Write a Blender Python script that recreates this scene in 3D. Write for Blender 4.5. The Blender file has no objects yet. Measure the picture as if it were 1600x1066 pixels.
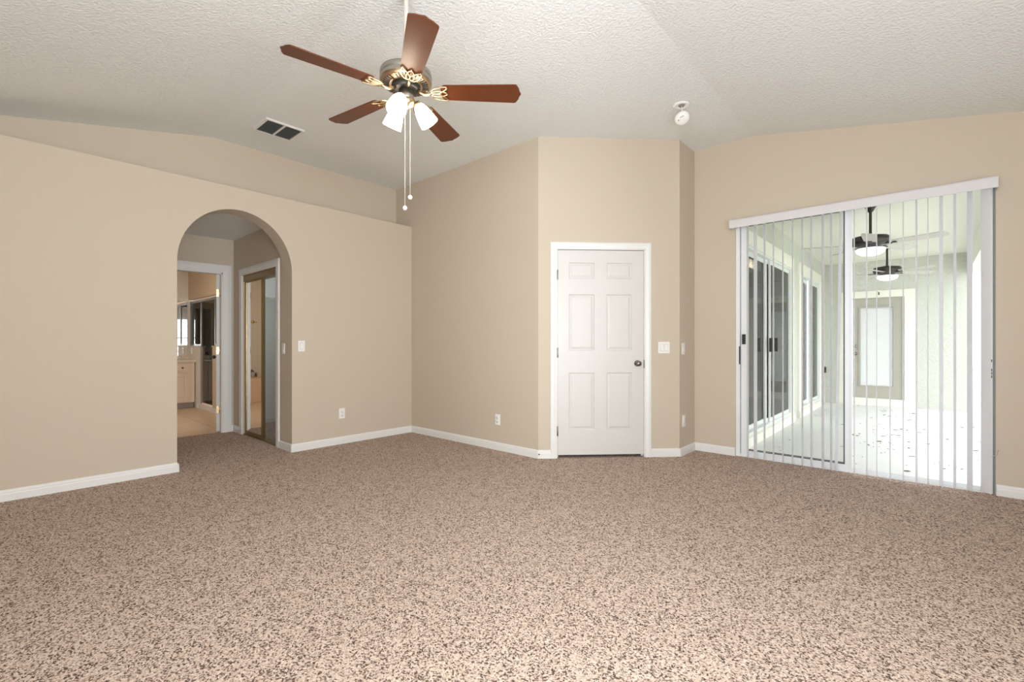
import bpy, bmesh, math, random
from mathutils import Matrix, Vector
random.seed(7)
PI = math.pi
S = bpy.context.scene
COL = S.collection

# ------------------------------------------------------------------ camera, world, light, exposure
CAM_H = 1.127
cd = bpy.data.cameras.new('camera'); cam = bpy.data.objects.new('camera', cd); COL.objects.link(cam)
cd.sensor_width = 36.0; cd.lens = 36.0*728/1600; cd.shift_y = 0.0025; cd.clip_start = 0.02
cam.location = (0, 0, CAM_H); cam.rotation_euler = (PI/2, 0, math.radians(41.8))
S.camera = cam
vs = S.view_settings
S.display_settings.display_device = 'sRGB'
vs.view_transform = 'Standard'; vs.look = 'None'; vs.gamma = 1.0; vs.exposure = 0.0; vs.use_curve_mapping = False

w = bpy.data.worlds.new('daylight'); S.world = w; w.use_nodes = True
bg = w.node_tree.nodes['Background']
bg.inputs[0].default_value = (0.94, 0.98, 1.0, 1); bg.inputs[1].default_value = 3.6

def area_light(name, loc, direction, sx, sy, power, col):
    d = bpy.data.lights.new(name, 'AREA'); d.shape = 'RECTANGLE'; d.size = sx; d.size_y = sy
    d.energy = power; d.color = col
    o = bpy.data.objects.new(name, d); COL.objects.link(o)
    o.location = loc; o.rotation_euler = Vector(direction).to_track_quat('-Z', 'Y').to_euler()
    return o
# two fill lamps added near the viewer, set outside invented windows
area_light('fill_lamp_south', (0.075, -0.84, 1.35), (0, 1, 0.34), 1.55, 1.5, 125, (0.92, 0.97, 1.0))
area_light('fill_lamp_east', (1.19, 0.55, 1.35), (-1, 0, 0.34), 2.1, 1.5, 165, (0.92, 0.97, 1.0))
area_light('daylight_shower_window', (-7.17, 2.95, 1.5), (-1, 0, 0), 0.7, 0.9, 22, (1.0, 0.97, 0.90))

# ------------------------------------------------------------------ materials
def mat(name, col, rough=0.5, metal=0.0, spec=0.5, bump=None, emit=None, estr=0.0, mottle=None, coat=0.0):
    m = bpy.data.materials.new(name); m.use_nodes = True
    nt = m.node_tree; b = nt.nodes['Principled BSDF']
    b.inputs['Base Color'].default_value = (*col, 1); b.inputs['Roughness'].default_value = rough
    b.inputs['Metallic'].default_value = metal; b.inputs['Specular IOR Level'].default_value = spec
    b.inputs['Coat Weight'].default_value = coat
    tc = nt.nodes.new('ShaderNodeTexCoord')
    if mottle:                                   # (scale, other colour)
        n = nt.nodes.new('ShaderNodeTexNoise'); n.inputs['Scale'].default_value = mottle[0]; n.inputs['Detail'].default_value = 4
        nt.links.new(tc.outputs['Object'], n.inputs['Vector'])
        mx = nt.nodes.new('ShaderNodeMix'); mx.data_type = 'RGBA'
        mx.inputs[6].default_value = (*col, 1); mx.inputs[7].default_value = (*mottle[1], 1)
        nt.links.new(n.outputs['Fac'], mx.inputs[0]); nt.links.new(mx.outputs[2], b.inputs['Base Color'])
    if bump:                                     # (scale, strength, distance)
        n = nt.nodes.new('ShaderNodeTexNoise'); n.inputs['Scale'].default_value = bump[0]; n.inputs['Detail'].default_value = 3
        nt.links.new(tc.outputs['Object'], n.inputs['Vector'])
        bp = nt.nodes.new('ShaderNodeBump'); bp.inputs['Strength'].default_value = bump[1]; bp.inputs['Distance'].default_value = bump[2]
        nt.links.new(n.outputs['Fac'], bp.inputs['Height']); nt.links.new(bp.outputs['Normal'], b.inputs['Normal'])
    if emit:
        b.inputs['Emission Color'].default_value = (*emit, 1); b.inputs['Emission Strength'].default_value = estr
    return m

def glass_mat(name, tint=(1, 1, 1), gloss=1.0, rough=0.0):
    m = bpy.data.materials.new(name); m.use_nodes = True; nt = m.node_tree; nt.nodes.clear()
    o = nt.nodes.new('ShaderNodeOutputMaterial'); t = nt.nodes.new('ShaderNodeBsdfTransparent'); g = nt.nodes.new('ShaderNodeBsdfGlossy')
    t.inputs[0].default_value = (*tint, 1); g.inputs['Roughness'].default_value = rough
    f = nt.nodes.new('ShaderNodeFresnel'); f.inputs[0].default_value = 1.45
    mu = nt.nodes.new('ShaderNodeMath'); mu.operation = 'MULTIPLY'; mu.inputs[1].default_value = gloss
    x = nt.nodes.new('ShaderNodeMixShader')
    nt.links.new(f.outputs[0], mu.inputs[0]); nt.links.new(mu.outputs[0], x.inputs[0])
    nt.links.new(t.outputs[0], x.inputs[1]); nt.links.new(g.outputs[0], x.inputs[2]); nt.links.new(x.outputs[0], o.inputs[0])
    return m

def translucent_mat(name, col, mixf):
    m = bpy.data.materials.new(name); m.use_nodes = True; nt = m.node_tree
    b = nt.nodes['Principled BSDF']; b.inputs['Base Color'].default_value = (*col, 1); b.inputs['Roughness'].default_value = 0.5
    t = nt.nodes.new('ShaderNodeBsdfTranslucent'); t.inputs[0].default_value = (*col, 1)
    x = nt.nodes.new('ShaderNodeMixShader'); x.inputs[0].default_value = mixf
    nt.links.new(b.outputs[0], x.inputs[1]); nt.links.new(t.outputs[0], x.inputs[2]); nt.links.new(x.outputs[0], nt.nodes['Material Output'].inputs[0])
    return m
def carpet_mat():
    m = bpy.data.materials.new('frieze_carpet'); m.use_nodes = True; nt = m.node_tree; L = nt.links
    b = nt.nodes['Principled BSDF']; b.inputs['Roughness'].default_value = 0.95; b.inputs['Specular IOR Level'].default_value = 0.1
    tc = nt.nodes.new('ShaderNodeTexCoord')
    wn = nt.nodes.new('ShaderNodeTexNoise'); wn.inputs['Scale'].default_value = 160; wn.inputs['Detail'].default_value = 2
    L.new(tc.outputs['Object'], wn.inputs['Vector'])
    va = nt.nodes.new('ShaderNodeVectorMath'); va.operation = 'MULTIPLY_ADD'
    va.inputs[1].default_value = (0.008, 0.008, 0.008); L.new(wn.outputs['Color'], va.inputs[0]); L.new(tc.outputs['Object'], va.inputs[2])
    vo = nt.nodes.new('ShaderNodeTexVoronoi'); vo.inputs['Scale'].default_value = 185; L.new(va.outputs[0], vo.inputs['Vector'])
    sx = nt.nodes.new('ShaderNodeSeparateColor'); L.new(vo.outputs['Color'], sx.inputs[0])
    big = nt.nodes.new('ShaderNodeTexNoise'); big.inputs['Scale'].default_value = 14; big.inputs['Detail'].default_value = 6; big.inputs['Roughness'].default_value = 0.75
    L.new(tc.outputs['Object'], big.inputs['Vector'])
    ad = nt.nodes.new('ShaderNodeMath'); ad.operation = 'MULTIPLY_ADD'; ad.inputs[1].default_value = 0.5; ad.inputs[2].default_value = -0.25
    L.new(big.outputs['Fac'], ad.inputs[0])
    sm = nt.nodes.new('ShaderNodeMath'); sm.operation = 'ADD'; L.new(sx.outputs[0], sm.inputs[0]); L.new(ad.outputs[0], sm.inputs[1])
    r = nt.nodes.new('ShaderNodeValToRGB'); L.new(sm.outputs[0], r.inputs[0])
    e = r.color_ramp.elements
    e[0].position = 0.0; e[0].color = (0.085, 0.058, 0.045, 1)
    e[1].position = 1.0; e[1].color = (0.74, 0.60, 0.515, 1)
    for p, c in ((0.18, (0.12, 0.08, 0.062)), (0.27, (0.31, 0.222, 0.178)), (0.40, (0.50, 0.377, 0.305)), (0.7, (0.60, 0.475, 0.395))):
        q = e.new(p); q.color = (*c, 1)
    L.new(r.outputs[0], b.inputs['Base Color'])
    bp = nt.nodes.new('ShaderNodeBump'); bp.inputs['Strength'].default_value = 0.9; bp.inputs['Distance'].default_value = 0.006
    nb = nt.nodes.new('ShaderNodeTexNoise'); nb.inputs['Scale'].default_value = 170; nb.inputs['Detail'].default_value = 3
    L.new(tc.outputs['Object'], nb.inputs['Vector']); L.new(nb.outputs['Fac'], bp.inputs['Height']); L.new(bp.outputs[0], b.inputs['Normal'])
    return m

def tile_mat(name, c1, c2, grout, w_, h_, mortar=0.006, rough=0.3, off=0.0, axis=None):
    m = bpy.data.materials.new(name); m.use_nodes = True; nt = m.node_tree; L = nt.links
    b = nt.nodes['Principled BSDF']; b.inputs['Roughness'].default_value = rough
    tc = nt.nodes.new('ShaderNodeTexCoord'); br = nt.nodes.new('ShaderNodeTexBrick')
    mp = nt.nodes.new('ShaderNodeMapping')
    if axis == 'x': mp.inputs['Rotation'].default_value = (-PI/2, 0, 0)
    if axis == 'y': mp.inputs['Rotation'].default_value = (-PI/2, 0, -PI/2)
    L.new(tc.outputs['Object'], mp.inputs['Vector']); L.new(mp.outputs[0], br.inputs['Vector'])
    br.offset = off; br.inputs['Scale'].default_value = 1.0
    br.inputs['Color1'].default_value = (*c1, 1); br.inputs['Color2'].default_value = (*c2, 1); br.inputs['Mortar'].default_value = (*grout, 1)
    br.inputs['Brick Width'].default_value = w_; br.inputs['Row Height'].default_value = h_; br.inputs['Mortar Size'].default_value = mortar
    L.new(br.outputs['Color'], b.inputs['Base Color'])
    return m

def wood_mat(name, a, b_, rough):
    m = bpy.data.materials.new(name); m.use_nodes = True; nt = m.node_tree; L = nt.links
    b = nt.nodes['Principled BSDF']; b.inputs['Roughness'].default_value = rough; b.inputs['Specular IOR Level'].default_value = 0.3
    tc = nt.nodes.new('ShaderNodeTexCoord'); mp = nt.nodes.new('ShaderNodeMapping'); mp.inputs['Scale'].default_value = (3, 40, 40)
    n = nt.nodes.new('ShaderNodeTexNoise'); n.inputs['Scale'].default_value = 2.0; n.inputs['Detail'].default_value = 5
    L.new(tc.outputs['Object'], mp.inputs[0]); L.new(mp.outputs[0], n.inputs['Vector'])
    x = nt.nodes.new('ShaderNodeMix'); x.data_type = 'RGBA'; x.inputs[6].default_value = (*a, 1); x.inputs[7].default_value = (*b_, 1)
    L.new(n.outputs['Fac'], x.inputs[0]); L.new(x.outputs[2], b.inputs['Base Color'])
    return m

M = dict(
    wall=mat('tan_wall_paint', (0.578, 0.503, 0.405), 0.75, spec=0.25, bump=(160, 0.12, 0.002)),
    ceil=mat('textured_ceiling', (0.80, 0.815, 0.815), 0.85, spec=0.2, bump=(58, 0.75, 0.011)),
    hall=mat('hall_wall_paint', (0.578, 0.503, 0.405), 0.75, spec=0.25, bump=(160, 0.12, 0.002)),
    white=mat('white_trim_paint', (0.77, 0.77, 0.755), 0.35),
    door=mat('white_door_paint', (0.65, 0.635, 0.62), 0.4),
    vinyl=mat('white_vinyl', (0.66, 0.655, 0.66), 0.45),
    vane=translucent_mat('white_vane', (0.96, 0.96, 0.985), 0.6),
    alum=mat('white_aluminium', (0.78, 0.79, 0.80), 0.4),
    carpet=carpet_mat(),
    black=mat('black_plastic', (0.012, 0.012, 0.013), 0.4),
    dark=mat('dark_void', (0.02, 0.02, 0.02), 0.8),
    grille=mat('vent_grey', (0.19, 0.20, 0.19), 0.6),
    plate=mat('switch_white', (0.86, 0.85, 0.83), 0.35),
    slot=mat('slot_grey', (0.25, 0.24, 0.23), 0.5),
    chrome=mat('dark_chrome', (0.24, 0.23, 0.22), 0.18, 1.0),
    nickel=mat('brushed_nickel', (0.40, 0.375, 0.33), 0.32, 1.0),
    hinge=mat('hinge_nickel', (0.30, 0.29, 0.28), 0.35, 1.0),
    chain=mat('pale_chain', (0.70, 0.66, 0.60), 0.4, 0.3),
    gold=mat('antique_gold', (0.58, 0.44, 0.27), 0.30, 1.0),
    bronze=mat('bronze_motor', (0.42, 0.32, 0.22), 0.38, 1.0),
    brass=mat('brass', (0.85, 0.68, 0.38), 0.25, 1.0),
    shade=mat('lit_glass_shade', (0.95, 0.93, 0.88), 0.3, emit=(1.0, 0.86, 0.66), estr=14.0),
    blade=wood_mat('cherry_blade', (0.085, 0.022, 0.007), (0.135, 0.037, 0.011), 0.36),
    glass=glass_mat('clear_glass'),
    lite=glass_mat('door_lite_glass', (1, 1, 1), 0.2),
    patio=glass_mat('patio_glass', (0.955, 0.96, 0.95), 0.6),
    stucco=mat('grey_stucco', (0.63, 0.635, 0.585), 0.9, spec=0.2, bump=(38, 0.6, 0.022)),
    cream=mat('cream_casing', (0.86, 0.85, 0.77), 0.6),
    porch=mat('white_concrete', (0.74, 0.74, 0.725), 0.8, mottle=(6, (0.80, 0.80, 0.79))),
    porchceil=mat('porch_ceiling', (0.80, 0.79, 0.72), 0.85, bump=(60, 0.3, 0.005)),
    unlit_glass=mat('unlit_room_glass', (0.02, 0.024, 0.026), 0.05, spec=0.12),  # opaque pane; the unlit room behind it is painted in as near-black
    fanbrown=mat('dark_bronze', (0.045, 0.038, 0.035), 0.4, 0.4),
    porchblade=mat('weathered_grey_blade', (0.55, 0.52, 0.48), 0.5),
    bowl=mat('frosted_bowl', (0.93, 0.93, 0.92), 0.3, emit=(1, 1, 0.97), estr=0.9),
    taupe=mat('taupe_door_paint', (0.44, 0.42, 0.365), 0.5),
    blind=mat('white_blind', (0.93, 0.94, 0.95), 0.5),
    leaf=mat('dry_leaf', (0.16, 0.13, 0.09), 0.8),
    ground=mat('pale_yard', (0.52, 0.55, 0.45), 0.9),
    tile=tile_mat('beige_floor_tile', (0.76, 0.57, 0.40), (0.80, 0.61, 0.44), (0.42, 0.30, 0.20), 0.50, 0.50, 0.005, 0.3),
    wtile=tile_mat('tan_wall_tile', (0.64, 0.46, 0.33), (0.68, 0.50, 0.36), (0.72, 0.60, 0.48), 0.2, 0.2, 0.004, 0.25, axis='x'),
    wtiley=tile_mat('tan_wall_tile_end', (0.64, 0.46, 0.33), (0.68, 0.50, 0.36), (0.72, 0.60, 0.48), 0.2, 0.2, 0.004, 0.25, axis='y'),
    bathwall=mat('bath_wall_paint', (0.62, 0.50, 0.36), 0.7),
    bathwhite=mat('bath_pale_paint', (0.80, 0.76, 0.70), 0.7),
    vanity=mat('pickled_wood', (0.84, 0.69, 0.54), 0.45),
    counter=mat('cultured_marble', (0.84, 0.74, 0.63), 0.2, mottle=(9, (0.75, 0.63, 0.51))),
    toe=mat('toe_kick_grey', (0.38, 0.34, 0.30), 0.7),
    mirror=mat('mirror_silver', (0.90, 0.91, 0.90), 0.01, 1.0),
    bframe=mat('bronze_frame', (0.26, 0.18, 0.075), 0.35, 0.8),
    closet=mat('closet_pale_paint', (0.78, 0.80, 0.79), 0.8),
    wire=mat('white_wire', (0.85, 0.86, 0.87), 0.4),
    shower=glass_mat('shower_glass', (0.80, 0.80, 0.76), 1.0),
    lampwhite=mat('bath_fill_globe', (0.95, 0.93, 0.9), 0.3, emit=(1.0, 0.88, 0.70), estr=30.0),
    rubber=mat('dark_rubber', (0.03, 0.025, 0.02), 0.7),
    frost=mat('glowing_frosted_pane', (0.9, 0.9, 0.88), 0.4, emit=(1.0, 0.98, 0.93), estr=2.2),  # pane glows by emission, standing in for daylight behind it
)

# ------------------------------------------------------------------ mesh helpers
def bm_new(): return bmesh.new()
def xf(bm, vs, Mx):
    if Mx is not None: bmesh.ops.transform(bm, matrix=Mx, verts=vs)
def box(bm, lo, hi, Mx=None, bev=0.0):
    r = bmesh.ops.create_cube(bm, size=1.0); vv = r['verts']
    lo = Vector(lo); hi = Vector(hi); c = (lo+hi)/2; d = hi-lo
    for v in vv: v.co = Vector((v.co.x*d.x+c.x, v.co.y*d.y+c.y, v.co.z*d.z+c.z))
    if bev > 0:
        ed = list({e for v in vv for e in v.link_edges})
        rb = bmesh.ops.bevel(bm, geom=ed, offset=bev, segments=2, affect='EDGES', profile=0.6)
        vv = list({v for f in rb['faces'] for v in f.verts} | {v for v in vv if v.is_valid})
    xf(bm, vv, Mx)
    return vv
def prism(bm, pts, vec, Mx=None):
    """closed polygon pts (3D) extruded by vec"""
    vec = Vector(vec); a = [bm.verts.new(Vector(p)) for p in pts]; b = [bm.verts.new(Vector(p)+vec) for p in pts]
    n = len(pts); fs = [bm.faces.new(a), bm.faces.new(b[::-1])]
    for i in range(n): fs.append(bm.faces.new((a[i], b[i], b[(i+1) % n], a[(i+1) % n])))
    xf(bm, a+b, Mx)
    return a+b
def lathe(bm, prof, seg=32, Mx=None, smooth=True, sq=None):
    rings = []; vv = []
    for (r, z) in prof:
        if r < 1e-6: ring = [bm.verts.new((0, 0, z))]
        else: ring = [bm.verts.new((r*math.cos(2*PI*i/seg), r*math.sin(2*PI*i/seg), z)) for i in range(seg)]
        rings.append(ring); vv += ring
    for a, b in zip(rings, rings[1:]):
        for i in range(seg):
            j = (i+1) % seg
            if len(a) == 1 and len(b) == 1: continue
            if len(a) == 1: f = bm.faces.new((a[0], b[i], b[j]))
            elif len(b) == 1: f = bm.faces.new((a[i], b[0], a[j]))
            else: f = bm.faces.new((a[i], b[i], b[j], a[j]))
            f.smooth = smooth
    xf(bm, vv, Mx)
    return vv
def ring4(bm, u0, u1, z0, z1, sw, y0, y1, bot=None, top=None, bev=0.0):
    """rectangular frame in the local xz plane: two stiles, two rails between them"""
    bot = sw if bot is None else bot; top = sw if top is None else top
    box(bm, (u0, y0, z0), (u0+sw, y1, z1), bev=bev); box(bm, (u1-sw, y0, z0), (u1, y1, z1), bev=bev)
    if bot: box(bm, (u0+sw-0.0005, y0+0.001, z0+0.0005), (u1-sw+0.0005, y1-0.001, z0+bot), bev=0)
    if top: box(bm, (u0+sw-0.0005, y0+0.001, z1-top), (u1-sw+0.0005, y1-0.001, z1-0.0005), bev=0)
def tube(bm, path, r, seg=10, closed=False, Mx=None):
    pts = [Vector(p) for p in path]; n = len(pts); rings = []; vv = []
    for i, p in enumerate(pts):
        if closed: t = pts[(i+1) % n]-pts[i-1]
        else: t = pts[min(i+1, n-1)]-pts[max(i-1, 0)]
        t.normalize(); up = Vector((0, 0, 1)) if abs(t.z) < 0.95 else Vector((1, 0, 0))
        x = t.cross(up).normalized(); y = x.cross(t)
        rr = r[i] if isinstance(r, (list, tuple)) else r
        ring = [bm.verts.new(p+rr*(math.cos(2*PI*k/seg)*x+math.sin(2*PI*k/seg)*y)) for k in range(seg)]
        rings.append(ring); vv += ring
    m = n if closed else n-1
    for i in range(m):
        a, b = rings[i], rings[(i+1) % n]
        for k in range(seg):
            f = bm.faces.new((a[k], a[(k+1) % seg], b[(k+1) % seg], b[k])); f.smooth = True
    if not closed:
        bm.faces.new(rings[0][::-1]); bm.faces.new(rings[-1])
    xf(bm, vv, Mx)
    return vv
def T(x, y, z): return Matrix.Translation((x, y, z))
def RX(a): return Matrix.Rotation(a, 4, 'X')
def RY(a): return Matrix.Rotation(a, 4, 'Y')
def RZ(a): return Matrix.Rotation(a, 4, 'Z')
def aim(d): return Vector(d).to_track_quat('Z', 'Y').to_matrix().to_4x4()

def obj(name, bm, m, parent=None, label=None):
    bmesh.ops.recalc_face_normals(bm, faces=bm.faces[:])
    me = bpy.data.meshes.new(name); bm.to_mesh(me); bm.free(); me.materials.append(m)
    o = bpy.data.objects.new(name, me); COL.objects.link(o)
    if parent is not None: o.parent = parent
    if label: o['label'] = label
    return o
def tag(o, label, cat, group=None, kind=None):
    o['label'] = label; o['category'] = cat
    if group: o['group'] = group
    if kind: o['kind'] = kind
    return o
def struct(name, bm, m, label, cat):
    return tag(obj(name, bm, m), label, cat, kind='structure')
def empty(name, loc, label, cat, rotz=0.0, group=None, kind=None):
    o = bpy.data.objects.new(name, None); COL.objects.link(o); o.location = loc; o.rotation_euler = (0, 0, rotz); o.empty_display_size = 0.1
    return tag(o, label, cat, group, kind)
def frame_at(o, origin, angle): o.location = origin; o.rotation_euler = (0, 0, angle)

# ------------------------------------------------------------------ room constants (metres; X along the patio wall, Y along the arch wall)
XA, YC, YF, XE = -4.92, 3.58, 4.975, -1.85
D0 = (-2.855, 3.58); H = 3.16
X2, Y1, SX, SY = -1.28, 1.46, 0.195, 0.21
XR, YR = 1.05, -0.70
XK = -5.26
def ceil_z(x, y): return min(H, H-SX*(x-X2), H-SY*(Y1-y))
HALLZ, XB, YJ = 2.45, -6.66, 2.08

# floors
bm = bm_new(); box(bm, (XB-0.06, YR-0.2, -0.08), (XR+0.2, 5.0, 0.0))
struct('floor', bm, M['carpet'], 'speckled brown and beige frieze carpet covering the bedroom floor', 'carpet')
bm = bm_new(); box(bm, (-10.4, -0.2, -0.08), (XB-0.06, 3.7, -0.004))
struct('floor_bathroom', bm, M['tile'], 'peach beige tile floor of the bathroom beyond the arch', 'floor')
bm = bm_new(); box(bm, (-1.55, 5.0, -0.25), (0.75, 11.2, -0.05))
struct('floor_lanai', bm, M['porch'], 'bright white concrete floor of the covered porch', 'floor')
bm = bm_new(); box(bm, (-2.0, 5.2, -0.40), (30, 40, -0.26))
struct('ground', bm, M['ground'], 'sunlit pale yard outside the porch', 'ground')

# ceiling: flat centre, two slopes meeting in a hip
bm = bm_new()
cx0, cx1, cy0, cy1 = XK-0.1, XR+0.15, YR-0.15, 5.1
def cv(x, y): return bm.verts.new((x, y, H-max(0, SX*(x-X2), SY*(Y1-y))))
dd = min((cx1-X2)*SX/SY, Y1-cy0)
hx = X2+dd*SY/SX; hy = Y1-dd
P = [cv(cx0, Y1), cv(X2, Y1), cv(X2, cy1), cv(cx0, cy1)]; bm.faces.new(P)
a = cv(cx1, cy1); b_ = cv(cx1, hy); c = cv(hx, hy)
bm.faces.new((P[1], c, b_, a, P[2])) if abs(hx-cx1) > 1e-4 else bm.faces.new((P[1], b_, a, P[2]))
d_ = cv(cx0, cy0); e_ = cv(hx, cy0)
if abs(hx-cx1) > 1e-4 or abs(hy-cy0) > 1e-4:
    bm.faces.new((P[0], d_, e_, c, P[1])) if abs(hy-cy0) > 1e-4 else bm.faces.new((P[0], d_, c, P[1]))
bmesh.ops.remove_doubles(bm, verts=bm.verts[:], dist=1e-4)
g = bmesh.ops.extrude_face_region(bm, geom=bm.faces[:])
bmesh.ops.translate(bm, verts=[v for v in g['geom'] if isinstance(v, bmesh.types.BMVert)], vec=(0, 0, 0.12))
struct('ceiling', bm, M['ceil'], 'off-white knockdown textured vaulted ceiling of the bedroom', 'ceiling')

# wall with the arch
AY0, AY1, ASP, AH = 1.09, 2.08, 1.86, 0.545
LEDGE = 2.615; TA = 0.21
bm = bm_new()
box(bm, (XA-TA, YR-0.15, 0), (XA, AY0, ASP)); box(bm, (XA-TA, AY1, 0), (XA, YC, ASP))
NA = 40; yc = (AY0+AY1)/2; ya = (AY1-AY0)/2
arc = [(yc-ya*math.cos(PI*i/NA), ASP+AH*math.sin(PI*i/NA)) for i in range(NA+1)]
front = [(YR-0.15, ASP)]+arc+[(YC, ASP), (YC, LEDGE), (YR-0.15, LEDGE)]
prism(bm, [(XA, y, z) for y, z in front], (-TA, 0, 0))
struct('wall_left', bm, M['wall'], 'tan wall with the arched opening and a plant ledge on top', 'wall')
bm = bm_new(); box(bm, (XK, YR-0.15, HALLZ+0.002), (XA-TA, YC, LEDGE))
struct('trim_1', bm, M['wall'], 'tan plant ledge on top of the arch wall', 'ledge')
bm = bm_new()
pts = [(XK, YR-0.15, LEDGE-0.1), (XK, YC, LEDGE-0.1), (XK, YC, H+0.02), (XK, Y1, H+0.02), (XK, YR-0.15, ceil_z(XK, YR-0.15)+0.02)]
prism(bm, pts, (-0.1, 0, 0))
struct('wall_upper', bm, M['wall'], 'tan upper wall set back behind the plant ledge', 'wall')
# back wall of the nook
bm = bm_new(); box(bm, (XK-0.1, YC, 0), (D0[0], YC+0.12, H+0.02))
struct('wall_nook', bm, M['wall'], 'tan nook wall between the arch wall and the white door', 'wall')

# diagonal wall with the six panel door (local frame: s along the wall, n into the room)
LD = 1.005*math.sqrt(2)
MD = T(D0[0], D0[1], 0) @ RZ(PI/4)           # local +x = along wall, local -y = into the room
DS0, DS1, DTOP = 0.193, 1.055, 2.052
bm = bm_new(); t_ = 0.12
box(bm, (0, 0, 0), (DS0-0.012, t_, H+0.02), MD); box(bm, (DS1+0.012, 0, 0), (LD, t_, H+0.02), MD); box(bm, (DS0-0.012, 0, DTOP+0.012), (DS1+0.012, t_, H+0.02), MD)
struct('wall_diagonal', bm, M['wall'], 'tan diagonal wall around the white six-panel door', 'wall')
bm = bm_new(); box(bm, (XE-0.12, 4.575, 0), (XE, YF, H+0.02))
struct('wall_return', bm, M['wall'], 'short shaded tan wall return between the white door and the patio wall', 'wall')

# patio wall
OX0, OX1, OTOP, TF = -1.445, 0.372, 2.365, 0.20
bm = bm_new()
def wallF(x0, x1, z0, slope=True):
    if x0 < X2 < x1: pts = [(x0, YF, z0), (x1, YF, z0), (x1, YF, ceil_z(x1, YF)+0.02), (X2, YF, H+0.02), (x0, YF, H+0.02)]
    else: pts = [(x0, YF, z0), (x1, YF, z0), (x1, YF, ceil_z(x1, YF)+0.02), (x0, YF, ceil_z(x0, YF)+0.02)]
    prism(bm, pts, (0, TF, 0))
wallF(XE-0.12, OX0, -0.1); wallF(OX0, OX1, OTOP); wallF(OX1, XR+0.15, -0.1)
struct('wall_patio', bm, M['wall'], 'tan wall around the sliding patio door', 'wall')

# two unseen walls with windows added to light the room
def wall_win(name, axis, win, label):
    bm = bm_new()
    u0, u1, z0, z1 = win
    def pc(a, b, lo, hi):
        if axis == 'y': box(bm, (a, YR-0.15, lo), (b, YR, hi))
        else: box(bm, (XR, a, lo), (XR+0.15, b, hi))
    A, B = (XA-TA, XR+0.15) if axis == 'y' else (YR, YF)
    pc(A, u0, 0, H); pc(u1, B, 0, H); pc(u0, u1, 0, z0); pc(u0, u1, z1, H)
    return struct(name, bm, M['wall'], label, 'wall')
WS = (-0.7, 0.85, 0.6, 2.1); WE = (-0.5, 1.6, 0.6, 2.1)
wall_win('wall_south', 'y', WS, 'tan wall behind the viewer with an added window opening')
wall_win('wall_east', 'x', WE, 'tan wall beside the viewer with an added window opening')
def added_window(name, axis, win, label):
    u0, u1, z0, z1 = win
    e = empty(name, ((u0+u1)/2, YR-0.1, z0) if axis == 'y' else (XR+0.1, (u0+u1)/2, z0), label, 'window', 0 if axis == 'y' else PI/2, kind='structure')
    h = (u1-u0)/2; zz = z1-z0
    bm = bm_new()
    ring4(bm, -h, h, 0, zz, 0.05, -0.03, 0.03); box(bm, (-h+0.049, -0.025, zz/2-0.02), (h-0.049, 0.025, zz/2+0.02))
    obj('window_frame', bm, M['alum'], e)
    bm = bm_new(); box(bm, (-h+0.05, -0.003, 0.05), (h-0.05, 0.003, zz-0.05)); obj('pane', bm, M['glass'], e)
added_window('added_window_1', 'y', WS, 'unseen window added behind the viewer to let in fill light')
added_window('added_window_2', 'x', WE, 'unseen window added beside the viewer to let in fill light')

# ------------------------------------------------------------------ baseboards
BB = [(0, 0), (0.013, 0), (0.013, 0.05), (0.011, 0.056), (0.011, 0.066), (0.005, 0.078), (0, 0.082)]
def baseboard(name, segs, label, m='white'):
    """segs: (p, q, normal) in plan"""
    bm = bm_new()
    for (p, q, n) in segs:
        n = Vector((n[0], n[1], 0)).normalized(); p = Vector((p[0], p[1], 0)); q = Vector((q[0], q[1], 0))
        prism(bm, [p+n*a+Vector((0, 0, b)) for a, b in BB], q-p)
    return struct(name, bm, M[m], label, 'baseboard')
DQ = lambda s: (D0[0]+s/math.sqrt(2), D0[1]+s/math.sqrt(2))
CW = 0.062
baseboard('baseboard_left', [((XA, YR), (XA, AY0), (1, 0)), ((XA-TA, AY0), (XA+0.013, AY0), (0, 1))], 'white baseboard left of the arch')
baseboard('baseboard_arch', [((XA, AY1-0.0122), (XA, YC), (1, 0)), ((-5.222, AY1), (XA+0.0122, AY1), (0, -1))], 'white baseboard right of the arch wrapping its corner')
baseboard('baseboard_nook', [((XA, YC), (D0[0]+0.006, YC), (0, -1))], 'white baseboard along the nook wall')
baseboard('baseboard_diagonal', [(DQ(-0.006), DQ(DS0-0.012-CW+0.01), (1, -1)), (DQ(DS1+0.012+CW-0.01), DQ(LD+0.006), (1, -1))], 'white baseboard either side of the white door')
baseboard('baseboard_return', [((XE, 4.572), (XE, YF), (1, 0))], 'white baseboard on the short wall return')
baseboard('baseboard_patio', [((XE, YF), (OX0-0.003, YF), (0, -1))], 'white baseboard left of the patio door')
baseboard('baseboard_right', [((OX1+0.003, YF), (XR, YF), (0, -1))], 'white baseboard right of the patio door')

# ------------------------------------------------------------------ six panel door and its casing
def casing(bm, u0, u1, ztop, cw, Mx, th=0.017):
    """trim round an opening u0..u1 up to ztop; local -y is the room side"""
    prof = [(0, 0), (0, th*0.6), (cw*0.25, th*0.75), (cw*0.55, th), (cw*0.85, th*0.9), (cw, th*0.55), (cw, 0)]
    def loop(a): return [(u0-a, 0), (u0-a, ztop+a), (u1+a, ztop+a), (u1+a, 0)]
    rows = [[bm.verts.new(Mx @ Vector((x, -d, z))) for (x, z) in loop(a)] for a, d in prof]
    for r, q in zip(rows, rows[1:]):
        for i in range(3): bm.faces.new((r[i], r[i+1], q[i+1], q[i]))
    r, q = rows[0], rows[-1]
    bm.faces.new([k[0] for k in rows]); bm.faces.new([k[3] for k in rows][::-1])

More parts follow.
